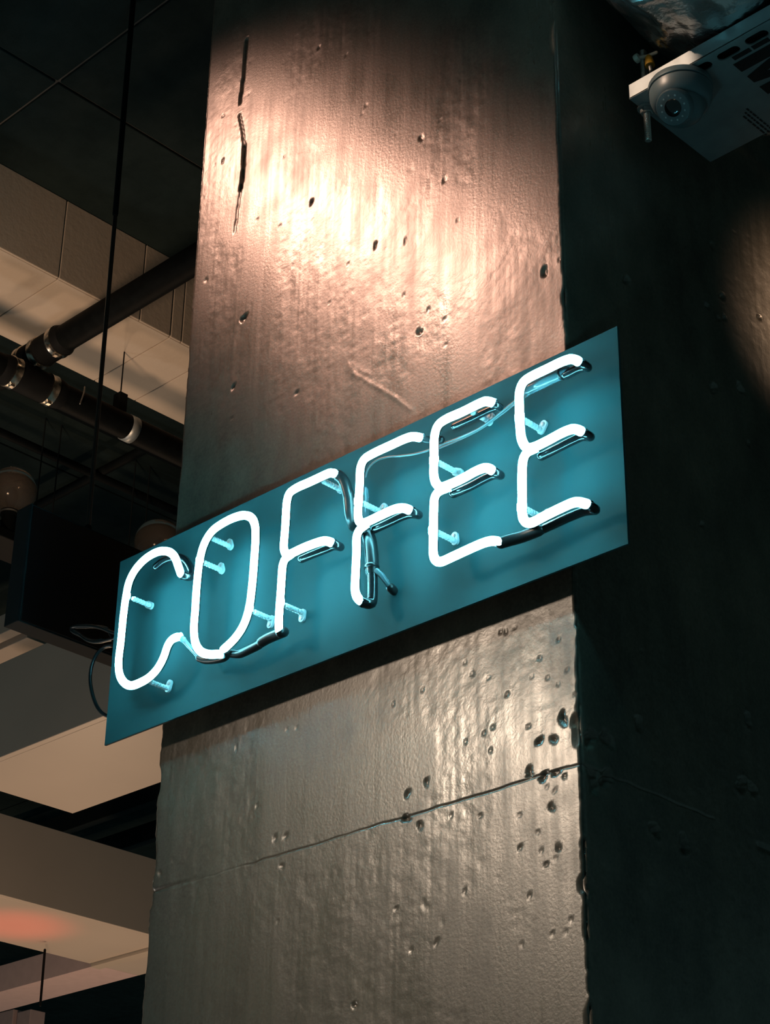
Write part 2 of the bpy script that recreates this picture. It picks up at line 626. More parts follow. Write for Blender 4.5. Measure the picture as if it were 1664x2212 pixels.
    # random small air holes
    for i in range(60):
        cu = rng.uniform(0, wid + 0.5)
        pit(cu, rng.uniform(1.98, 3.6), rng.uniform(0.0013, 0.0021), rng.uniform(0.0006, 0.0014), 1.1, i)
    for i in range(26):                             # pocked bands either side of the pour joint, by the corner
        pit(wid - abs(rng.normal(0, 0.10)), 2.30 + rng.normal(0, 0.10), rng.uniform(0.0013, 0.0020), 0.0016, 1.1, i)

    # long crack near the left edge
    def crack(pix, w, d):
        pts = [at_y(px, py, PY) for px, py in pix]
        for a, b in zip(pts, pts[1:]):
            dd, t = seg_dist(u, Z, (a.x - PX0, a.z), (b.x - PX0, b.z))
            dep[:] = np.maximum(dep, np.where(front, d * np.clip(1.3 - (dd / w) ** 2, 0, 1), -1))
    crack([(533, 85), (530, 120), (526, 165), (518, 222)], 0.0027, 0.004)
    crack([(517, 248), (524, 285), (527, 315)], 0.0018, 0.003)
    crack([(527, 315), (526, 360), (520, 408)], 0.0033, 0.005)
    crack([(520, 408), (514, 445), (507, 500)], 0.0015, 0.002)
    # trowel scar: two thin curved ridges
    for pix, hgt in (([(752, 786), (766, 806), (790, 822), (822, 840), (855, 860), (888, 886)], 0.0022), ([(760, 784), (778, 800), (800, 808)], 0.0014), ([(752, 800), (775, 818)], 0.0012)):
        pts = [at_y(px, py, PY) for px, py in pix]
        for a, b in zip(pts, pts[1:]):
            dd, t = seg_dist(u, Z, (a.x - PX0, a.z), (b.x - PX0, b.z))
            dep[:] -= np.where(front, 0.22 * hgt * np.exp(-(dd / 0.0020) ** 2) * 0.7, 0)
    # pour joint that runs round the corner
    zj = 2.2715 + 0.0010 * value_noise(u * 60, u * 0, 9)
    on = np.where(front, np.clip(0.55 + 0.9 * value_noise(u * 9 + 5, u * 0 + 2, 10), 0.15, 1), np.where(u - wid < 0.22, 1.0, 0.0))
    dep += 0.0013 * on * np.exp(-((Z - zj) / 0.0009) ** 2)
    zj2 = 2.262
    dep += 0.003 * ((u - wid > 0.30) & (u - wid < 1.2)) * np.exp(-((Z - zj2) / 0.003) ** 2)
    # second short lift mark at the left edge
    dep += 0.0015 * np.clip(1 - u / 0.10, 0, 1) * front * np.exp(-((Z - 2.2735) / 0.0025) ** 2)
    # ragged, slightly chamfered corners
    for cu, seed in ((0.0, 21), (wid, 22)):
        e = np.abs(u - cu)
        rag = 0.0022 + 0.0016 * value_noise(Z * 45, Z * 0 + seed, seed) + 0.0012 * value_noise(Z * 180, Z * 0, seed + 1)
        low = np.clip((2.6 - Z) / 0.2, 0, 1)
        rag = rag * (0.5 + 0.5 * low)
        cut = np.clip(rag - e * 0.9, 0, None)
        dep += cut
    for (px, py, h_, d_) in ((1262, 1908, 0.010, 0.008), (1258, 1822, 0.005, 0.004), (1275, 2200, 0.012, 0.006), (1250, 1575, 0.014, 0.0035), (1222, 640, 0.01, 0.004), (1268, 2010, 0.008, 0.004)):
        zc = at_y(px, py, PY).z
        e = np.abs(u - wid)
        dep += np.clip(d_ * np.exp(-((Z - zc) / h_) ** 4) - e * 0.8, 0, None)
    for (py, h_, d_) in ((1690, 0.02, 0.005), (1865, 0.03, 0.006), (1940, 0.015, 0.006), (2060, 0.03, 0.004), (1500, 0.02, 0.003)):
        zc = at_y(462 - 0.0719 * py, py, PY).z
        e = np.abs(u)
        dep += np.clip(d_ * np.exp(-((Z - zc) / h_) ** 4) - e * 0.8, 0, None)
    # at a corner vertex move diagonally
    X = X - NX * dep
    Y = Y - NY * dep
    nearR = np.clip(1 - np.abs(u - wid) / 0.0016, 0, 1)
    X = X - nearR * np.where(front, dep, 0)
    nearL = np.clip(1 - np.abs(u) / 0.0016, 0, 1)
    X = X + nearL * np.where(front, dep, 0)
    nr, nc = S.shape
    co = np.stack([X, Y, Z], -1).reshape(-1, 3).astype(np.float32)
    idx = np.arange(nr * nc).reshape(nr, nc)
    q = np.stack([idx[:-1, :-1], idx[:-1, 1:], idx[1:, 1:], idx[1:, :-1]], -1).reshape(-1, 4)
    # close the back and the top
    me = bpy.data.meshes.new('wall_pier')
    me.vertices.add(len(co))
    me.vertices.foreach_set('co', co.ravel())
    nq = len(q)
    extra = []
    for i in range(nr - 1):
        extra.append((idx[i, nc - 1], idx[i, 0], idx[i + 1, 0], idx[i + 1, nc - 1]))
    q = np.concatenate([q, np.array(extra)])
    me.loops.add(len(q) * 4)
    me.loops.foreach_set('vertex_index', q.ravel().astype(np.int32))
    me.polygons.add(len(q))
    me.polygons.foreach_set('loop_start', np.arange(0, len(q) * 4, 4, dtype=np.int32))
    me.polygons.foreach_set('use_smooth', np.ones(len(q), dtype=bool))
    me.update(calc_edges=True)
    me.validate()
    o = link('wall_pier', me, 'pier')
    tag(o, 'thick raw concrete wall end carrying the neon sign', None, None, 'structure')
    return o


build_pier()

# ------------------------------------------------------------------ ceiling slab with formwork panels
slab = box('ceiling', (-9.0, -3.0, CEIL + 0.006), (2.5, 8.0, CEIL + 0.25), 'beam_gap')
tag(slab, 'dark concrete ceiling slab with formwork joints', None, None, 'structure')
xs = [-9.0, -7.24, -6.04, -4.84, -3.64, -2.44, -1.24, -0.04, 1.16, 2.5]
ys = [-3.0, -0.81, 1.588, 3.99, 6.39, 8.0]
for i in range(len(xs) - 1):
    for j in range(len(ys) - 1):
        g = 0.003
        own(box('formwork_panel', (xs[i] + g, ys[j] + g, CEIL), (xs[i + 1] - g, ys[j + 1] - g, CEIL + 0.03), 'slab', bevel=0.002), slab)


def beam(name, label, core_lo, core_hi, panels, m):
    """a boxed beam: dark core and separate boards with open joints"""
    c = box(name, core_lo, core_hi, 'beam_gap')
    tag(c, label, None, None, 'structure')
    for lo, hi in panels:
        own(box('board', lo, hi, m, bevel=0.0015), c)
    return c


# beam along the depth of the room, pieced from boards (near face and underside)
BX, BXF, BZ = -2.717, -2.972, 3.808
yj = [0.2, 0.93, 1.824, 2.032, 2.1145, 2.145, 2.9]
pan = []
for a, b in zip(yj, yj[1:]):
    g = 0.0022 if abs(a - 2.1145) > 0.01 and abs(b - 2.1145) > 0.01 else 0.0030
    thin = 0.0006 if b > 2.1 and a < 2.1 else g
    pan.append(((BX - 0.018, a + g * 0.5, BZ), (BX, b - g * 0.5, CEIL - 0.001)))
yj2 = [0.2, 0.93, 1.824, 2.1145, 2.228, 2.9]
for a, b in zip(yj2, yj2[1:]):
    pan.append(((BXF, a + 0.001, BZ - 0.002), (BX - 0.004, b - 0.001, BZ + 0.016)))
beam('ceiling_beam', 'pale boarded ceiling beam above the black drain pipe', (BXF + 0.005, 0.2, BZ + 0.01), (BX - 0.012, 2.9, CEIL - 0.001), pan, 'beam')

# boxed beam across, with the grey near face and warm underside
beam('ceiling_beam', 'boxed beam with warm underside just left of the sign corner', (-4.19, 2.675, 3.36), (-1.90, 3.05, 3.62),
     [((-4.20, 2.661, 3.35), (-1.90, 2.680, 3.625)), ((-4.20, 2.680, 3.35), (-1.90, 3.058, 3.368))], 'soffit')
# boxed beam further back along the depth
beam('ceiling_beam', 'boxed beam with the red glow on its underside', (-5.26, 2.2, 3.31), (-4.85, 4.17, 3.55),
     [((-4.862, 2.2, 3.30), (-4.842, 4.18, 3.55)), ((-5.275, 2.2, 3.30), (-4.862, 3.968, 3.318)), ((-5.275, 4.015, 3.30), (-4.862, 4.18, 3.318))], 'soffit')
beam('ceiling_beam', 'lowest boxed beam with pinkish underside at the bottom left', (-7.6, 4.012, 3.31), (-5.28, 4.17, 3.395),
     [((-7.6, 4.0, 3.30), (-5.277, 4.012, 3.398)), ((-7.6, 4.012, 3.30), (-5.277, 4.18, 3.312))], 'pale_wall')


def single(o, label, cat, group=None, kind=None):
    return tag(o, label, cat, group, kind)


# two narrow pale slats seen above the boxed beam
single(box('ceiling_slat', (-5.4, 2.768, 3.80), (-4.165, 2.806, 3.86), 'soffit', bevel=0.002), 'narrow pale ceiling slat, nearer one beside the hanging box', 'slat', 'ceiling slats')
single(box('ceiling_slat', (-5.4, 2.832, 3.80), (-4.18, 2.895, 3.86), 'soffit', bevel=0.002), 'wider pale ceiling slat just above the grey beam face', 'slat', 'ceiling slats')

# ------------------------------------------------------------------ neon sign
SY = 1.3829                                        # front of the backing panel
SX0, SX1, SZ0, SZ1 = -1.8464, -1.0236, 2.4680, 2.7241
TY = SY - 0.036                                    # centre plane of the lit tubes
TR = 0.0050
sign = thing('neon_sign', 'glowing white neon sign spelling COFFEE on a teal panel fixed to the concrete', 'neon sign', ((SX0 + SX1) / 2, SY, SZ0))


def sp(o):
    return own(o, sign)


pb = bmesh.new()
bm_box(pb, (SX0, SY, SZ0), (SX1, SY + 0.003, SZ1), 0.0004)
back = sp(from_bm('backing_panel', pb, 'panel'))
back['label'] = 'flat dark teal panel lit cyan by the tubes'
for x in (-1.70, -1.20):
    for z in (2.53, 2.67):
        sp(lathe('wall_spacer', [(0.008, 0), (0.008, PY - SY - 0.003)], (x, SY + 0.003, z), (0, 1, 0), 'steel', seg=16))

C_ = [(391, 1239), (386, 1224), (379, 1205), (369, 1194), (355, 1190), (339, 1193), (317, 1206), (295, 1229), (281, 1255), (274, 1285), (268, 1329), (262, 1389), (257, 1437),
      (261, 1463), (271, 1477), (285, 1481), (303, 1475), (325, 1462), (342, 1444), (355, 1420), (364, 1394), (374, 1380), (384, 1376)]
O_ = [(476, 1413), (449, 1413), (433, 1407), (423, 1390), (420, 1362), (423, 1315), (427, 1257), (433, 1209), (443, 1174), (460, 1147), (483, 1130), (510, 1117), (530, 1113),
      (545, 1120), (552, 1137), (553, 1163), (550, 1213), (545, 1273), (538, 1320), (526, 1354), (508, 1380), (484, 1403)]
F1a = [(727, 1025), (716, 1021), (701, 1027), (671, 1041), (640, 1055), (626, 1066), (621, 1083), (618, 1128), (615, 1168), (614, 1186), (620, 1199), (634, 1194), (655, 1184), (690, 1171), (705, 1168), (716, 1172)]
F1b = [(628, 1199), (618, 1206), (612, 1220), (610, 1242), (607, 1288), (604, 1330), (603, 1352), (604, 1363)]
F2a = [(906, 945), (895, 943), (881, 946), (843, 963), (805, 981), (787, 993), (780, 1010), (778, 1048), (775, 1094), (774, 1117), (780, 1131), (795, 1127), (820, 1115), (854, 1100), (872, 1097), (885, 1102)]
F2b = [(788, 1136), (778, 1144), (772, 1158), (771, 1197), (769, 1242), (768, 1277), (772, 1291), (780, 1299)]
E1a = [(1062, 869), (1051, 866), (1030, 875), (1000, 890), (964, 906), (948, 918), (940, 940), (939, 990), (938, 1026), (942, 1044), (951, 1053), (966, 1049), (1000, 1034), (1033, 1016), (1053, 1010), (1063, 1016)]
E1b = [(964, 1055), (951, 1060), (941, 1072), (938, 1110), (937, 1170), (937, 1197), (941, 1211), (952, 1214), (976, 1204), (1015, 1186), (1048, 1172), (1066, 1168), (1081, 1171)]
E2a = [(1250, 781), (1238, 775), (1219, 780), (1181, 798), (1150, 813), (1132, 825), (1124, 843), (1123, 885), (1125, 930), (1128, 951), (1138, 968), (1152, 967), (1186, 951), (1222, 932), (1243, 926), (1256, 932)]
E2b = [(1154, 970), (1141, 976), (1132, 990), (1129, 1020), (1129, 1080), (1129, 1110), (1134, 1127), (1147, 1130), (1181, 1113), (1216, 1096), (1247, 1084), (1268, 1089)]
LETTERS = [('C', [C_]), ('O', [O_]), ('F', [F1a, F1b]), ('F', [F2a, F2b]), ('E', [E1a, E1b]), ('E', [E2a, E2b])]
ORD = {0: 'white glowing letter C at the far left', 1: 'white glowing letter O', 2: 'white glowing first letter F', 3: 'white glowing second letter F',
       4: 'white glowing first letter E', 5: 'white glowing last letter E'}
YB = Vector((0, 1, 0))


def px_path(pix, y=TY, step=0.004, sm=1):
    return smooth_path(resample([at_y(a, b, y) for a, b in pix], step), sm)


for li, (ch, strokes) in enumerate(LETTERS):
    base = None
    for pix in strokes:
        pts = px_path(pix)
        me = tube_mesh(pts, TR, 12, ref=YB)
        o = link('letter_tube', me, 'neon', None, True)
        sp(o)
        o['label'] = ORD[li]
        strip = tube_mesh([pts[0] - (pts[1] - pts[0]).normalized() * TR] + pts + [pts[-1] + (pts[-1] - pts[-2]).normalized() * TR], TR * 1.05, 10, ref=YB, arc=(math.radians(-84), math.radians(84)), dome=False)
        s_ = link('blockout_paint', strip, 'blockout', None, True)
        s_.parent = o


def back_run(pix, dy, name='painted_return', m='blockout', r=None, y0=TY, step=0.003):
    """a stretch of tube behind the lit one: pixel points are traced on the lit plane, then pushed back by dy"""
    pts = []
    for k, (a, b) in enumerate(pix):
        p = at_y(a, b, y0)
        d = dy[k] if isinstance(dy, (list, tuple)) else dy
        pts.append(Vector((p.x, p.y + d, p.z)))
    return sp(tube(name, pts, r or TR, m, None, 12, step=step))


D = 0.0135
# each arm doubles back behind itself
back_run([(716, 1172), (720, 1174), (721, 1175), (716, 1173), (704, 1171), (688, 1177), (655, 1190), (634, 1199)], [0.002, 0.005, 0.010, D, D, D, D, D])
back_run([(885, 1102), (889, 1104), (890, 1105), (885, 1103), (870, 1101), (852, 1106), (820, 1121), (792, 1134)], [0.002, 0.005, 0.010, D, D, D, D, D])
back_run([(1062, 869), (1066, 871), (1067, 872), (1060, 870), (1048, 872), (1028, 881), (1000, 895), (964, 912)], [0.002, 0.005, 0.010, D, D, D, D, D], r=0.0042)
back_run([(1063, 1016), (1066, 1018), (1067, 1019), (1062, 1017), (1050, 1016), (1032, 1023), (1000, 1040), (962, 1057)], [0.002, 0.005, 0.010, D, D, D, D, D])
back_run([(1256, 932), (1260, 934), (1261, 935), (1256, 933), (1242, 932), (1222, 940), (1186, 958), (1152, 975)], [0.002, 0.005, 0.010, D, D, D, D, D])
back_run([(1250, 781), (1254, 783), (1256, 785), (1250, 783), (1236, 784), (1215, 794), (1205, 799)], [0.002, 0.005, 0.010, D, D, D, D])
sp(tube('electrode_sleeve', [at_y(1224, 803, TY + D), at_y(1214, 808, TY + D), at_y(1170, 829, TY + D), at_y(1142, 843, TY + D)], 0.0058, 'glass_lead', None, 12))
sp(tube('sleeve_end_ring', [at_y(1216, 807, TY + D), at_y(1211, 809, TY + D)], 0.0068, 'sleeve', None, 12, dome=False))
# C: the top end turns back behind its own arc
back_run([(391, 1239), (393, 1242), (396, 1240), (394, 1229), (386, 1211), (375, 1198), (358, 1195), (335, 1203), (318, 1216)], [0.002, 0.006, 0.011, 0.015, 0.017, 0.017, 0.016, 0.015, 0.015])
# last E's lower arm returns as a black painted run that meets the first E's lower arm
back_run([(1268, 1089), (1272, 1091), (1273, 1093), (1266, 1092), (1246, 1094), (1216, 1105), (1170, 1126), (1125, 1146), (1092, 1160)], [0.002, 0.005, 0.010, D, D, D, D, D, 0.012])
back_run([(1150, 1137), (1115, 1152), (1095, 1162), (1080, 1171)], [0.011, 0.010, 0.006, 0.002], 'joining_sleeve', 'sleeve', 0.0064)
# black sleeves between C, O and the first F
back_run([(386, 1377), (392, 1380)], [0.0, 0.003], 'glass_lead', 'glass_lead', 0.0040)
back_run([(390, 1379), (405, 1400), (420, 1418), (424, 1422)], [0.004, 0.008, 0.011, 0.012], 'glass_lead', 'glass_lead', 0.0032)
back_run([(420, 1417), (430, 1420), (455, 1419), (476, 1414), (484, 1408)], [0.008, 0.010, 0.010, 0.008, 0.004], 'joining_sleeve', 'sleeve', 0.0050)
back_run([(487, 1406), (500, 1406), (520, 1398), (545, 1385), (556, 1377)], [0.010, 0.012, 0.012, 0.012, 0.011], 'joining_sleeve', 'sleeve', 0.0052)
back_run([(550, 1381), (562, 1374), (580, 1366), (598, 1360), (604, 1362), (604, 1366)], [0.011, 0.011, 0.011, 0.010, 0.006, 0.002], 'joining_sleeve', 'sleeve', 0.0062)
# first F's upper end drops into a black cap against the panel
back_run([(727, 1025), (732, 1031), (736, 1044), (739, 1062), (740, 1072)], [0.003, 0.006, 0.008, 0.010, 0.012], 'electrode_sleeve', 'sleeve', 0.0068)
back_run([(739, 1064), (739, 1080), (737, 1105), (731, 1118)], [0.012, 0.013, 0.017, 0.026], 'electrode_sleeve', 'sleeve', 0.0078)
back_run([(772, 1050), (768, 1060), (762, 1078), (755, 1100)], [0.012, 0.016, 0.020, 0.026], 'glass_lead', 'glass_lead', 0.0040)
# second F's foot turns up behind the stem into its electrode sleeve
back_run([(780, 1299), (785, 1300), (787, 1296), (787, 1275), (787, 1240), (786, 1222)], [0.002, 0.006, 0.011, 0.013, 0.013, 0.013], 'painted_return', 'blockout', 0.0060)
back_run([(786, 1226), (786, 1210), (784, 1180), (781, 1160), (778, 1150)], [0.013, 0.013, 0.013, 0.013, 0.013], 'electrode_sleeve', 'sleeve', 0.0078)
sp(tube('sleeve_end_ring', [at_y(803, 1228, TY + 0.012), at_y(803, 1222, TY + 0.012)], 0.0088, 'sleeve', None, 14, dome=False))
back_run([(796, 1225), (800, 1230), (803, 1241), (804, 1253)], [0.013, 0.016, 0.022, 0.029], 'glass_lead', 'glass_lead', 0.0034)
back_run([(804, 1251), (804, 1255)], [0.029, 0.034], 'lead_end_cap', 'sleeve', 0.0052)
# second F's upper end and the thin wires that hang across to the last E
back_run([(906, 945), (914, 945), (925, 942), (934, 940)], [0.003, 0.008, 0.012, 0.014], 'electrode_sleeve', 'sleeve', 0.0046)


def wire(pix, r, y):
    pts = [at_y(a, b, y) for a, b in pix]
    return sp(tube('link_wire', pts, r, 'wire', None, 8, step=0.004))


wire([(1143, 845), (1120, 861), (1080, 893), (1040, 923), (1000, 943), (960, 958), (925, 973), (895, 981), (865, 985), (835, 988), (812, 996), (796, 1012), (790, 1030)], 0.0014, TY + 0.022)
wire([(1143, 852), (1118, 869), (1080, 898), (1040, 926), (1000, 947), (970, 960), (940, 972)], 0.0011, TY + 0.027)


# clear stand-offs: ring clip, ribbed post, oval foot, screw
def standoff(px, py, foot_ang, tall=0.0):
    p = at_y(px, py, TY)
    e = bpy.data.objects.new('tube_support', None)
    COL.objects.link(e)
    e.empty_display_size = 0.01
    e.location = Vector((p.x, SY, p.z)) - sign.location
    e.parent = sign
    prof = [(0.0030, 0.0)]
    h = TY + TR * 0.9 - SY
    n = 7
    for k in range(n):
        a = h * (k / n)
        b = h * ((k + 0.5) / n)
        prof += [(0.0034, a + h * 0.02), (0.0034, b), (0.0026, b + h * 0.01), (0.0026, h * ((k + 1) / n) - h * 0.005)]
    post = lathe('post', prof, (0, 0, 0), (0, 1, 0), 'clear', e, seg=12, smooth=False)
    ca, sa = math.cos(foot_ang), math.sin(foot_ang)
    poly = []
    for k in range(20):
        a = 2 * PI * k / 20
        q = (0.0048 * math.cos(a) + (0.0065 if math.cos(a) > 0 else 0.0), 0.0048 * math.sin(a))
        poly.append((q[0] * ca - q[1] * sa, q[0] * sa + q[1] * ca))
    foot = prism('foot', poly, (0, 0, 0), (1, 0, 0), (0, 0, 1), 0.0028, 'clear', e)
    lathe('screw', [(0.0026, 0), (0.0024, 0.0008), (0.0012, 0.0014)], (0.0065 * ca, -0.0028, 0.0065 * sa), (0, -1, 0), 'steel', foot, seg=12)


SUP = [(280, 1290, 2.6), (316, 1470, 1.2), (433, 1212, 1.9), (540, 1318, -1.9), (607, 1304, -1.7), (690, 1035, 0.6), (776, 1083, 0.7), (939, 995, -0.5), (937, 1146, 1.7), (1124, 903, 1.0),
       (1129, 1096, 0.9), (452, 1160, 1.9), (1012, 885, 1.3)]
for a in SUP:
    standoff(*a)
# small round clips around the tubes at the posts, painted with the tubes' glow
for (px, py, axx) in [(433, 1212, 'v'), (607, 1304, 'v'), (776, 1083, 'v'), (939, 995, 'v'), (937, 1146, 'v'), (1124, 903, 'v'), (1129, 1096, 'v'), (540, 1318, 'v'), (275, 1290, 'v')]:
    p = at_y(px, py, TY)
    o = tube('tube_clip', [p + Vector((0, 0, -0.0035)), p + Vector((0, 0, 0.0035))], TR * 1.13, 'neon', None, 12, ref=YB, dome=False, arc=(math.radians(86), math.radians(274)))
    sp(o)

# sign's power cord: a tied bundle of loops behind the left edge and a hanging bight
cordp = []
for k in range(60):
    t = k / 149 * 2 * PI * 4.2 + 1.2
    w = 1 + 0.10 * math.sin(k * 0.7)
    px = 205 + 47 * w * math.cos(t)
    py = 1366 + 11 * math.cos(t) * 0.6 + (15 + 4 * math.sin(k * 0.21)) * math.sin(t) * w
    cordp.append(at_y(px, py, SY + 0.022 + 0.006 * math.sin(k * 0.17)))
tail = [(246, 1392), (226, 1398), (210, 1412), (199, 1436), (195, 1465), (200, 1500), (212, 1530), (228, 1545), (250, 1548), (300, 1530)]
cordp += [at_y(a, b, SY + 0.018) for a, b in tail]
cord = tube('power_cord', resample(cordp, 0.004), 0.0024, 'cord', None, 8)
tag(cord, 'black cord bundled in loops behind the left edge of the neon sign', 'cord')

# ------------------------------------------------------------------ hanging box and its rod
ry = 1.545
hb = thing('hanging_box', 'thin black box sign hanging on a long rod left of the letter C', 'hanging sign', (-2.147, 1.72, 2.742))
XA, XB, Y0, Y1, Z0, Z1 = -2.164, -2.130, 1.425, 2.02, 2.742, 2.930
own(box('casing', (XA, Y0, Z0), (XB, Y1, Z1), 'display_body', bevel=0.001), hb)
own(box('face', (XB - 0.001, Y0 + 0.004, Z0 + 0.002), (XB + 0.0015, Y1 - 0.004, Z1 - 0.003), 'display', bevel=0.0006), hb)
own(box('edge_trim', (XB - 0.0005, Y0 + 0.0005, Z0 - 0.001), (XB + 0.002, Y0 + 0.003, Z1), 'display_body'), hb)
own(tube('hanging_rod', [(-2.150, ry, Z1 - 0.002), (-2.158, ry, 3.56)], 0.0036, 'black_rod', None, 10), hb)
own(tube('hanging_rod_upper', [(-2.158, ry, 3.53), (-2.166, ry, CEIL)], 0.0048, 'conduit', None, 10), hb)
own(tube('rod_coupling', [(-2.150, ry, Z1 - 0.002), (-2.150, ry, Z1 + 0.012)], 0.006, 'conduit', None, 10), hb)
own(tube('hanging_rod', [(-2.150, 1.92, Z1 - 0.002), (-2.150, 1.92, CEIL)], 0.0036, 'black_rod', None, 10), hb)

# ------------------------------------------------------------------ smoked globes on a bar behind the hanging box
GX = -3.38
BZL = 3.60
gb = thing('lamp_bar', 'dark bar on thin rods carrying the round glass globes', 'lamp bar', (GX, 2.3, BZL))
own(box('bar', (GX - 0.085, 1.6, BZL - 0.012), (GX + 0.02, 2.62, BZL + 0.012), 'conduit', bevel=0.003), gb)
for px, py in ((84, 1040), (120, 1045), (283, 1120), (315, 1125)):
    p = at_x(px, py, GX - 0.075)
    own(tube('hanger_rod', [(GX - 0.075, p.y, BZL), (GX - 0.075, p.y, CEIL)], 0.0018, 'display_body', None, 8), gb)


def globe(px, py, label):
    d = ray(px, py)
    c = CAM + d * ((GX - CAM.x) / d.x)
    r = 0.0125 * (c - CAM).length
    g = thing('globe_lamp', label, 'globe lamp', (c.x, c.y, BZL + 0.0125), 'smoked glass globe lamps')
    prof = []
    for k in range(25):
        a = -PI / 2 + 0.33 + (PI - 0.34) * k / 24
        prof.append((r * math.cos(a), r * math.sin(a)))
    own(lathe('glass_globe', prof, c, (0, 0, 1), 'globe', None, 32), g)
    own(lathe('inner_bulb', [(0.004, -r * 0.80), (0.010, -r * 0.5), (0.013, -r * 0.2), (0.010, 0.0), (0.003, r * 0.12)], c, (0, 0, 1), 'display_body', None, 16), g)
    zb = c.z - r * 0.95
    own(lathe('socket', [(0.017, BZL + 0.0125), (0.017, zb - 0.012), (0.021, zb - 0.010), (0.021, zb + 0.002), (0.014, zb + 0.006)], (c.x, c.y, 0), (0, 0, 1), 'conduit', None, 20), g)
    own(lathe('socket_ring', [(0.0225, zb - 0.006), (0.0225, zb - 0.002)], (c.x, c.y, 0), (0, 0, 1), 'steel', None, 20), g)
    return g


globe(26, 1061, 'round smoked glass globe at the left picture edge')
globe(343, 1172, 'round smoked glass globe peeking over the letter C beside the concrete')

# ------------------------------------------------------------------ drain pipes with banded couplings
PYP, PZP, PR = 1.872, 3.700, 0.0275


def band_set(p, axis, r, root, wid=0.016):
    a = Vector(axis).normalized()
    p = Vector(p)
    own(lathe('band_clamp', [(r, -wid / 2), (r + 0.0022, -wid / 2 + 0.0006), (r + 0.0012, -wid * 0.12), (r + 0.0012, wid * 0.12), (r + 0.0022, wid / 2 - 0.0006), (r, wid / 2)], p, a, 'band', None, 28), root)
    q = p + Vector((0.0, 0, -1)) * (r + 0.003) + a.cross(Vector((0, 0, 1))) * 0.006
    own(box('clamp_screw', q - Vector((0.005, 0.005, 0.003)), q + Vector((0.005, 0.005, 0.003)), 'band', bevel=0.001), root)


pp = thing('drain_pipe', 'black drain pipe with steel band clamps crossing under the pale beam', 'pipe', (-2.55, PYP, PZP))
own(tube('pipe', [(-1.70, PYP, PZP), (-2.775, PYP, PZP)], PR, 'pipe', None, 24), pp)
own(tube('coupling', [(-2.752, PYP, PZP), (-2.885, PYP, PZP)], PR + 0.0035, 'coupling', None, 24), pp)
for x in (-2.762, -2.822, -2.872):
    band_set((x, PYP, PZP), (1, 0, 0), PR + 0.0035, pp)
own(tube('elbow', [(-2.86, PYP, PZP), (-2.90, PYP, PZP), (-2.93, PYP - 0.004, PZP - 0.006), (-2.955, PYP - 0.02, PZP - 0.012), (-2.96, PYP - 0.08, PZP - 0.014), (-2.96, PYP - 0.5, PZP - 0.014)], PR, 'pipe', None, 24, step=0.01), pp)
PX2, PZ2 = -2.832, 3.632
p2 = thing('drain_pipe', 'lower black pipe running back along the far side of the pale beam', 'pipe', (PX2, 2.0, PZ2))
own(tube('pipe', [(PX2, 1.2, PZ2), (PX2, 2.6, PZ2)], PR, 'pipe', None, 24), p2)
own(tube('coupling', [(PX2, 1.80, PZ2), (PX2, 1.925, PZ2)], PR + 0.0035, 'coupling', None, 24), p2)
band_set((PX2, 1.905, PZ2), (0, 1, 0), PR + 0.0035, p2, 0.018)
band_set((PX2, 1.815, PZ2), (0, 1, 0), PR + 0.0035, p2, 0.018)
own(tube('hanger_strap', [(PX2, 2.105, PZ2 - 0.001), (PX2, 2.125, PZ2 - 0.001)], PR + 0.0015, 'tray', None, 24, dome=False), p2)
own(tube('strap_hook', [at_x(183, 836, PX2 + 0.03), at_x(182, 846, PX2 + 0.03), at_x(178, 858, PX2 + 0.03), at_x(173, 872, PX2 + 0.03)], 0.0015, 'rod', None, 8), p2)
own(box('hanger_block', (PX2 - 0.01, 2.075, PZ2 + 0.02), (PX2 + 0.012, 2.095, 3.70), 'conduit'), p2)
own(tube('hanger_rod', [(PX2, 2.085, 3.69), (PX2, 2.085, 3.807)], 0.0015, 'conduit', None, 8), p2)

# dark conduits on the ceiling beyond the pale beam
single(tube('conduit', [(-3.285, 0.8, 3.92), (-3.285, 4.2, 3.92)], 0.008, 'conduit', None, 10), 'upper thin black conduit on the dark ceiling below the drain pipe', 'conduit', 'ceiling conduits')
single(tube('conduit', [(-3.475, 0.8, 3.92), (-3.475, 4.2, 3.92)], 0.011, 'conduit', None, 10), 'lower black conduit on the dark ceiling above the globes', 'conduit', 'ceiling conduits')
single(tube('conduit', [(-3.30, 2.52, 3.935), (-5.6, 2.52, 3.935)], 0.012, 'conduit', None, 10), 'black conduit branching crosswise toward the left globe', 'conduit', 'ceiling conduits')
# rails glimpsed between the two boxed beams
for k, (py_, lab) in enumerate(((4.05, 'dark rail closest under the warm beam edge, left of the concrete'), (4.32, 'dark rail lower in the gap between two boxed beams'))):
    single(box('ceiling_rail', (-7.0, py_, 3.86), (-3.6, py_ + 0.035, 3.93), 'display_body', bevel=0.002), lab, 'rail', 'ceiling rails')
single(tube('hanger_rod', [at_y(97, 2052, 3.70), at_y(87, 2172, 3.70)], 0.0042, 'conduit', None, 8), 'thin dark rod in front of the lowest pinkish beam', 'rod')
for k, (x0, x1, lab) in enumerate(((-40, 27, 'pale pinkish post at the very bottom left corner'), (36, 64, 'narrow pale pinkish post second from the bottom left corner'))):
    pa_, pb_ = at_y(x0, 2205, 5.0), at_y(x1, 2205, 5.0)
    single(box('wall_post', (pa_.x, 5.0, 0.0), (pb_.x, 5.08, at_y(x1, 2180, 5.0).z), 'pale_wall', bevel=0.003), lab, 'post', 'pale posts')
single(box('corner_trim', (-5.275, 3.972, 3.288), (-4.845, 4.012, 3.312), 'beam', bevel=0.002), 'narrow trim strip across the underside of the red-lit beam', 'trim')

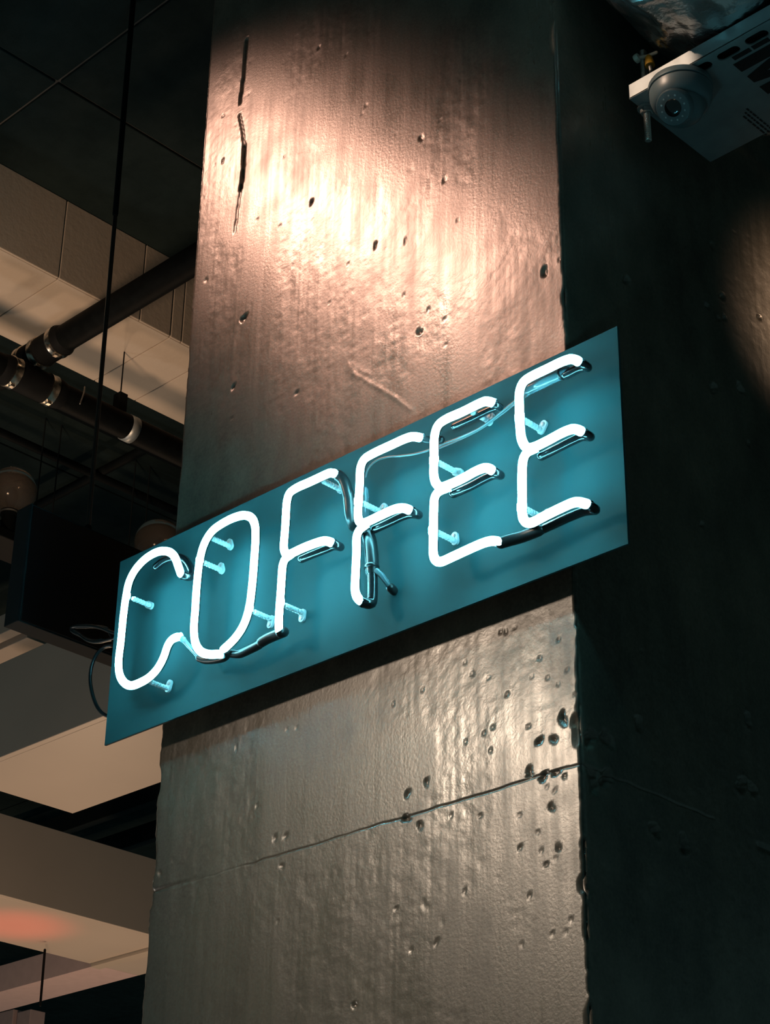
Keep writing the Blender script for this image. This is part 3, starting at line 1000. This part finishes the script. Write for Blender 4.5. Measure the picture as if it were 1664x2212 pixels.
# ------------------------------------------------------------------ slotted tray, foil duct and dome camera at the upper right
K = 0.90                                           # distance factor of the tray group


def near(p):
    return CAM + (p - CAM) * K


zt = CAM.z + (3.3017 - CAM.z) * K                  # underside of the tray
ty = 1.6717 * K
tx0 = -1.1985 * K
TRAY_D, TRAY_H = 0.165, 0.022
tray = thing('slotted_tray', 'slotted grey metal tray with a large black M under the foil duct', 'tray', (tx0 + 0.3, ty + 0.1, zt))


def stadium(cx, cy, lx, r, n=8):
    out = []
    for k in range(n + 1):
        a = -PI / 2 + PI * k / n
        out.append((cx + lx + r * math.cos(a), cy + r * math.sin(a)))
    for k in range(n + 1):
        a = PI / 2 + PI * k / n
        out.append((cx - lx + r * math.cos(a), cy + r * math.sin(a)))
    return out


def plate_with_holes(name, lo, hi, holes, thick, z, m):
    cu_ = bpy.data.curves.new(name, 'CURVE')
    cu_.dimensions = '2D'
    cu_.fill_mode = 'BOTH'
    cu_.extrude = thick / 2

    def spl(pts):
        s = cu_.splines.new('POLY')
        s.points.add(len(pts) - 1)
        for q, (a, b) in zip(s.points, pts):
            q.co = (a, b, 0, 1)
        s.use_cyclic_u = True
    spl([(lo[0], lo[1]), (hi[0], lo[1]), (hi[0], hi[1]), (lo[0], hi[1])])
    for h in holes:
        spl(h)
    tmp = bpy.data.objects.new('tmp', cu_)
    COL.objects.link(tmp)
    dg = bpy.context.evaluated_depsgraph_get()
    me = bpy.data.meshes.new_from_object(tmp.evaluated_get(dg))
    bpy.data.objects.remove(tmp)
    me.name = name
    o = link(name, me, m)
    o.location = (0, 0, z)
    return o


holes = []
for px, py in ((1450, 178), (1512, 146), (1573, 116), (1633, 79)):
    c = near(at_z(px, py, 3.3017))
    holes.append((c.x, c.y))
hx0, hstep = holes[1][0], (holes[3][0] - holes[1][0]) / 2
hy = holes[2][1]
slots = [stadium(hx0 + k * hstep, hy, 0.0085, 0.0065) for k in range(0, 12)]
own(plate_with_holes('tray_plate', (tx0, ty), (tx0 + 0.62, ty + TRAY_D), slots, 0.002, zt + 0.001, 'tray'), tray)
own(box('side_flange', (tx0, ty, zt + 0.0002), (tx0 + 0.62, ty + 0.0022, zt + TRAY_H), 'tray', bevel=0.0005), tray)
own(box('side_flange', (tx0, ty + TRAY_D - 0.0022, zt + 0.0022), (tx0 + 0.62, ty + TRAY_D, zt + TRAY_H), 'tray', bevel=0.0005), tray)
own(box('dark_slot_backing', (tx0 + 0.004, ty + 0.004, zt + 0.010), (tx0 + 0.62, ty + TRAY_D - 0.004, zt + 0.014), 'conduit'), tray)  # black sheet put in for the dark recess behind the slots
rod_c = near(at_y(1397, 240, 1.6717 + 0.03))
rx, ryy = rod_c.x, rod_c.y
rod_prof = []
zlo = near(at_y(1405, 301, 1.6717 + 0.03)).z
k = 0
zz = zlo
rod_prof.append((0.0030, zlo - 0.001))
while zz < zt + 0.088:
    rod_prof += [(0.0042, zz), (0.0042, zz + 0.0006), (0.0037, zz + 0.0013)]
    zz += 0.0018
trod = thing('threaded_rod', 'thin threaded steel rod with nut at the left end of the slotted tray', 'threaded rod', (rx, ryy, zlo))
own(lathe('thread', rod_prof, (rx, ryy, 0), (0, 0, 1), 'rod', None, 14), trod)
own(lathe('washer', [(0.011, zt - 0.0016), (0.011, zt - 0.0002)], (rx, ryy, 0), (0, 0, 1), 'steel', None, 24), trod)
own(lathe('hex_nut', [(0.0072, zt - 0.0085), (0.0078, zt - 0.0078), (0.0078, zt - 0.0024), (0.0072, zt - 0.0017)], (rx, ryy, 0), (0, 0, 1), 'steel', None, 6, smooth=False), trod)

# printed mark on the underside: a large M running back, short bars and rows of small print
p0 = near(at_z(1584, 139, 3.3017))
p1 = near(at_z(1651, 207, 3.3017))
mw = p1.y - p0.y
UH = mw * 1.05
U, V = (0, 1, 0), (1, 0, 0)                        # reading direction, letter up (seen from below)
org = Vector((p0.x, p0.y, zt - 0.0006))
sw = mw * 0.245
Mpoly = [(0, 0), (sw, 0), (sw, UH * 0.62), (mw * 0.40, 0), (mw * 0.60, 0), (mw - sw, UH * 0.62), (mw - sw, 0), (mw, 0), (mw, UH), (mw - sw * 1.15, UH), (mw / 2, UH * 0.30), (sw * 1.15, UH), (0, UH)]
mk = own(prism('printed_letter', Mpoly, org, U, V, -0.0004, 'ink'), tray)
mk['label'] = 'large black printed letter M'
for (a0, a1, b0, b1) in ((-0.0115, -0.0045, 0.006, 0.030), (-0.0115, -0.0045, 0.033, 0.056)):
    own(prism('printed_bar', [(a0, b0), (a1, b0), (a1, b1), (a0, b1)], org, U, V, -0.0004, 'ink'), tray)
pa = near(at_z(1612, 235, 3.3017))
for row in range(3):
    a = 0.0
    while a < 0.05:
        w = random.uniform(0.003, 0.009)
        own(prism('printed_word', [(a, 0), (a + w, 0), (a + w, 0.0022), (a, 0.0022)], Vector((pa.x - row * 0.0055, pa.y + row * 0.0045, zt - 0.0006)), U, V, -0.0003, 'ink'), tray)
        a += w + 0.002

# foil-wrapped round duct lying on the tray
DR = 0.15
zd = zt + TRAY_H + 0.42 * DR
qa, qb = at_z(1428, 140, zd), at_z(1290, 0, zd)
dax = (qa - qb)
dax.z = 0
dax.normalize()
nrm = ray(1428, 140).cross(ray(1290, 0)).normalized()
if nrm.x < 0:
    nrm = -nrm
cen = qa + nrm * DR
cen.z = zt + TRAY_H + DR + 0.001
side = dax.cross(Vector((0, 0, 1))).normalized()
if side.x < 0:
    side = -side


def duct_pt(th, d, r):
    """th measured from straight down toward +X"""
    return cen + dax * d + (side * math.sin(th) + Vector((0, 0, -1)) * math.cos(th)) * r


duct = thing('foil_duct', 'round air duct wrapped in crinkled silver foil at the upper right', 'duct', (cen.x, cen.y, cen.z - DR))
nu, nd = 140, 260
D0, D1 = -0.95, 0.155
th = np.linspace(-PI, PI, nu, endpoint=False)
dd = np.linspace(D0, D1, nd)
TH, DD = np.meshgrid(th, dd)
cx_, sx_ = np.cos(TH) * 8, np.sin(TH) * 8
crk = 0.0028 * value_noise(cx_ * 2.2 + sx_ * 1.3 + 40, DD * 34, 31) + 0.0016 * np.abs(value_noise(cx_ * 4 + sx_ * 3 + 70, DD * 80, 32))
seam = 0.0016 * np.exp(-((((DD + 0.10 + 0.006 * np.sin(TH * 5)) % 0.11) - 0.055) / 0.0022) ** 2)
RR = DR + crk + seam - 0.0028
verts = []
for j in range(nd):
    for i in range(nu):
        verts.append(duct_pt(TH[j, i], DD[j, i], max(RR[j, i], 0.1)))
faces = [(j * nu + i, j * nu + (i + 1) % nu, (j + 1) * nu + (i + 1) % nu, (j + 1) * nu + i) for j in range(nd - 1) for i in range(nu)]
faces.append(tuple(range(nu)))
faces.append(tuple((nd - 1) * nu + i for i in range(nu)))
me = bpy.data.meshes.new('foil_wrap')
me.from_pydata(verts, [], faces)
me.update()
own(link('foil_wrap', me, 'foil', None, True), duct)


def ink_on_duct(name, quads, m='ink'):
    vs, fs = [], []
    for q in quads:
        b = len(vs)
        for (t_, d_) in q:
            vs.append(duct_pt(t_, d_, DR + 0.0022))
        fs.append((b, b + 1, b + 2, b + 3))
    me = bpy.data.meshes.new(name)
    me.from_pydata(vs, [], fs)
    me.update()
    return own(link(name, me, m), duct)


# printed zigzag, a stamped rating mark and short dashes
def stroke(a, b, w):
    (t0, d0), (t1, d1) = a, b
    lx, ly = (t1 - t0) * DR, d1 - d0
    n = math.hypot(lx, ly)
    ox, oy = -ly / n * w / DR, lx / n * w
    return [(t0 + ox, d0 + oy), (t1 + ox, d1 + oy), (t1 - ox, d1 - oy), (t0 - ox, d0 - oy)]


zig = []
for k in range(12):
    a = (0.20 + 0.035 * k, -0.055 + (0.004 if k % 2 else -0.004))
    b = (0.20 + 0.035 * (k + 1), -0.055 + (-0.004 if k % 2 else 0.004))
    zig.append(stroke(a, b, 0.0012))
ink_on_duct('printed_zigzag', zig)
ring_ = []
for k in range(14):
    a0, a1 = 2 * PI * k / 14, 2 * PI * (k + 1) / 14
    ring_.append(stroke((0.17 + 0.045 * math.cos(a0), -0.024 + 0.007 * math.sin(a0)), (0.17 + 0.045 * math.cos(a1), -0.024 + 0.007 * math.sin(a1)), 0.0008))
ring_ += [stroke((0.15, -0.022), (0.165, -0.026), 0.0008), stroke((0.165, -0.026), (0.18, -0.022), 0.0008), stroke((0.18, -0.022), (0.195, -0.026), 0.0008), stroke((0.10, -0.020), (0.115, -0.027), 0.001)]
ink_on_duct('printed_stamp', ring_)
for k, (t_, d_) in enumerate(((-0.28, -0.02), (-0.18, -0.022), (0.02, -0.012), (-0.05, -0.015))):
    ink_on_duct('printed_mark', [stroke((t_, d_ - 0.006), (t_ + 0.02, d_ + 0.006), 0.001), stroke((t_ + 0.03, d_ - 0.006), (t_ + 0.05, d_ + 0.004), 0.001)])

# cable tie and yellow wire connector by the rod
tb = near(at_y(1377, 126, 1.6717 + 0.024))
te = near(at_y(1400, 121, 1.6717 + 0.024))
tie = thing('cable_tie', 'pale nylon cable tie looped on the threaded rod', 'cable tie', tb)
own(tube('strap', [tb, te, te + Vector((0.01, 0.004, 0.002))], 0.0022, 'tie', None, 8), tie)
own(lathe('tie_head', [(0.003, -0.004), (0.0055, -0.003), (0.006, 0), (0.0055, 0.003), (0.003, 0.004)], tb, (1, 0, 0.2), 'tie', None, 14), tie)
yc = near(at_y(1403, 132, 1.6717 + 0.024))
wn = thing('wire_connector', 'small yellow twist connector beside the cable tie', 'wire connector', yc)
own(lathe('cap', [(0.0025, 0.009), (0.0045, 0.006), (0.0062, -0.006), (0.0062, -0.008)], yc, (-0.1, 0, 1), 'yellow', None, 12), wn)
own(lathe('metal_tip', [(0.0026, -0.008), (0.0026, -0.017), (0.0014, -0.018)], yc, (-0.1, 0, 1), 'rod', None, 10), wn)

# dome camera fixed under the tray
bc = near(at_z(1470, 183, 3.3017))
dome = thing('dome_camera', 'dark grey dome security camera under the slotted tray', 'security camera', (bc.x, bc.y, zt))
dn = Vector((0, 0, -1))
own(lathe('mount_base', [(0.037, 0.0005), (0.0385, 0.003), (0.0385, 0.009), (0.0375, 0.0095)], (bc.x, bc.y, zt), dn, 'cam', None, 40), dome)
own(lathe('housing', [(0.036, 0.0095), (0.0375, 0.011), (0.0372, 0.020), (0.0345, 0.028), (0.0318, 0.032), (0.029, 0.033)], (bc.x, bc.y, zt), dn, 'cam', None, 40), dome)
bcn = Vector((bc.x, bc.y, zt - 0.029))
RB = 0.0285
eye = own(lathe('eyeball', [(RB * math.cos(a), RB * math.sin(a)) for a in [(-PI / 2 + 0.05) + (PI - 0.1) * k / 22 for k in range(23)]], bcn, dn, 'cam', None, 36), dome)
ln = (RM @ Vector((-13, 9, -21))).normalized()
own(lathe('lens_collar', [(0.0225, RB - 0.014), (0.0225, RB - 0.004), (0.0205, RB - 0.0015), (0.0190, RB - 0.0015)], bcn, ln, 'cam', None, 40), dome)
lf = own(lathe('lens_window', [(0.0190, RB - 0.0035), (0.0189, RB - 0.0028), (0.0185, RB - 0.0027)], bcn, ln, 'cam_dark', None, 36), dome)
own(lathe('lens', [(0.0105, RB - 0.0035), (0.0105, RB - 0.001), (0.0085, RB + 0.0003), (0.004, RB + 0.001)], bcn, ln, 'lens', None, 30), dome)
lu = ln.orthogonal().normalized()
lv = ln.cross(lu)
for k in range(12):
    a = 2 * PI * k / 12
    c = bcn + ln * (RB - 0.0028) + (lu * math.cos(a) + lv * math.sin(a)) * 0.0148
    own(lathe('infrared_led', [(0.0017, 0), (0.0017, 0.0008), (0.0009, 0.0018)], c, ln, 'led', None, 10), dome)
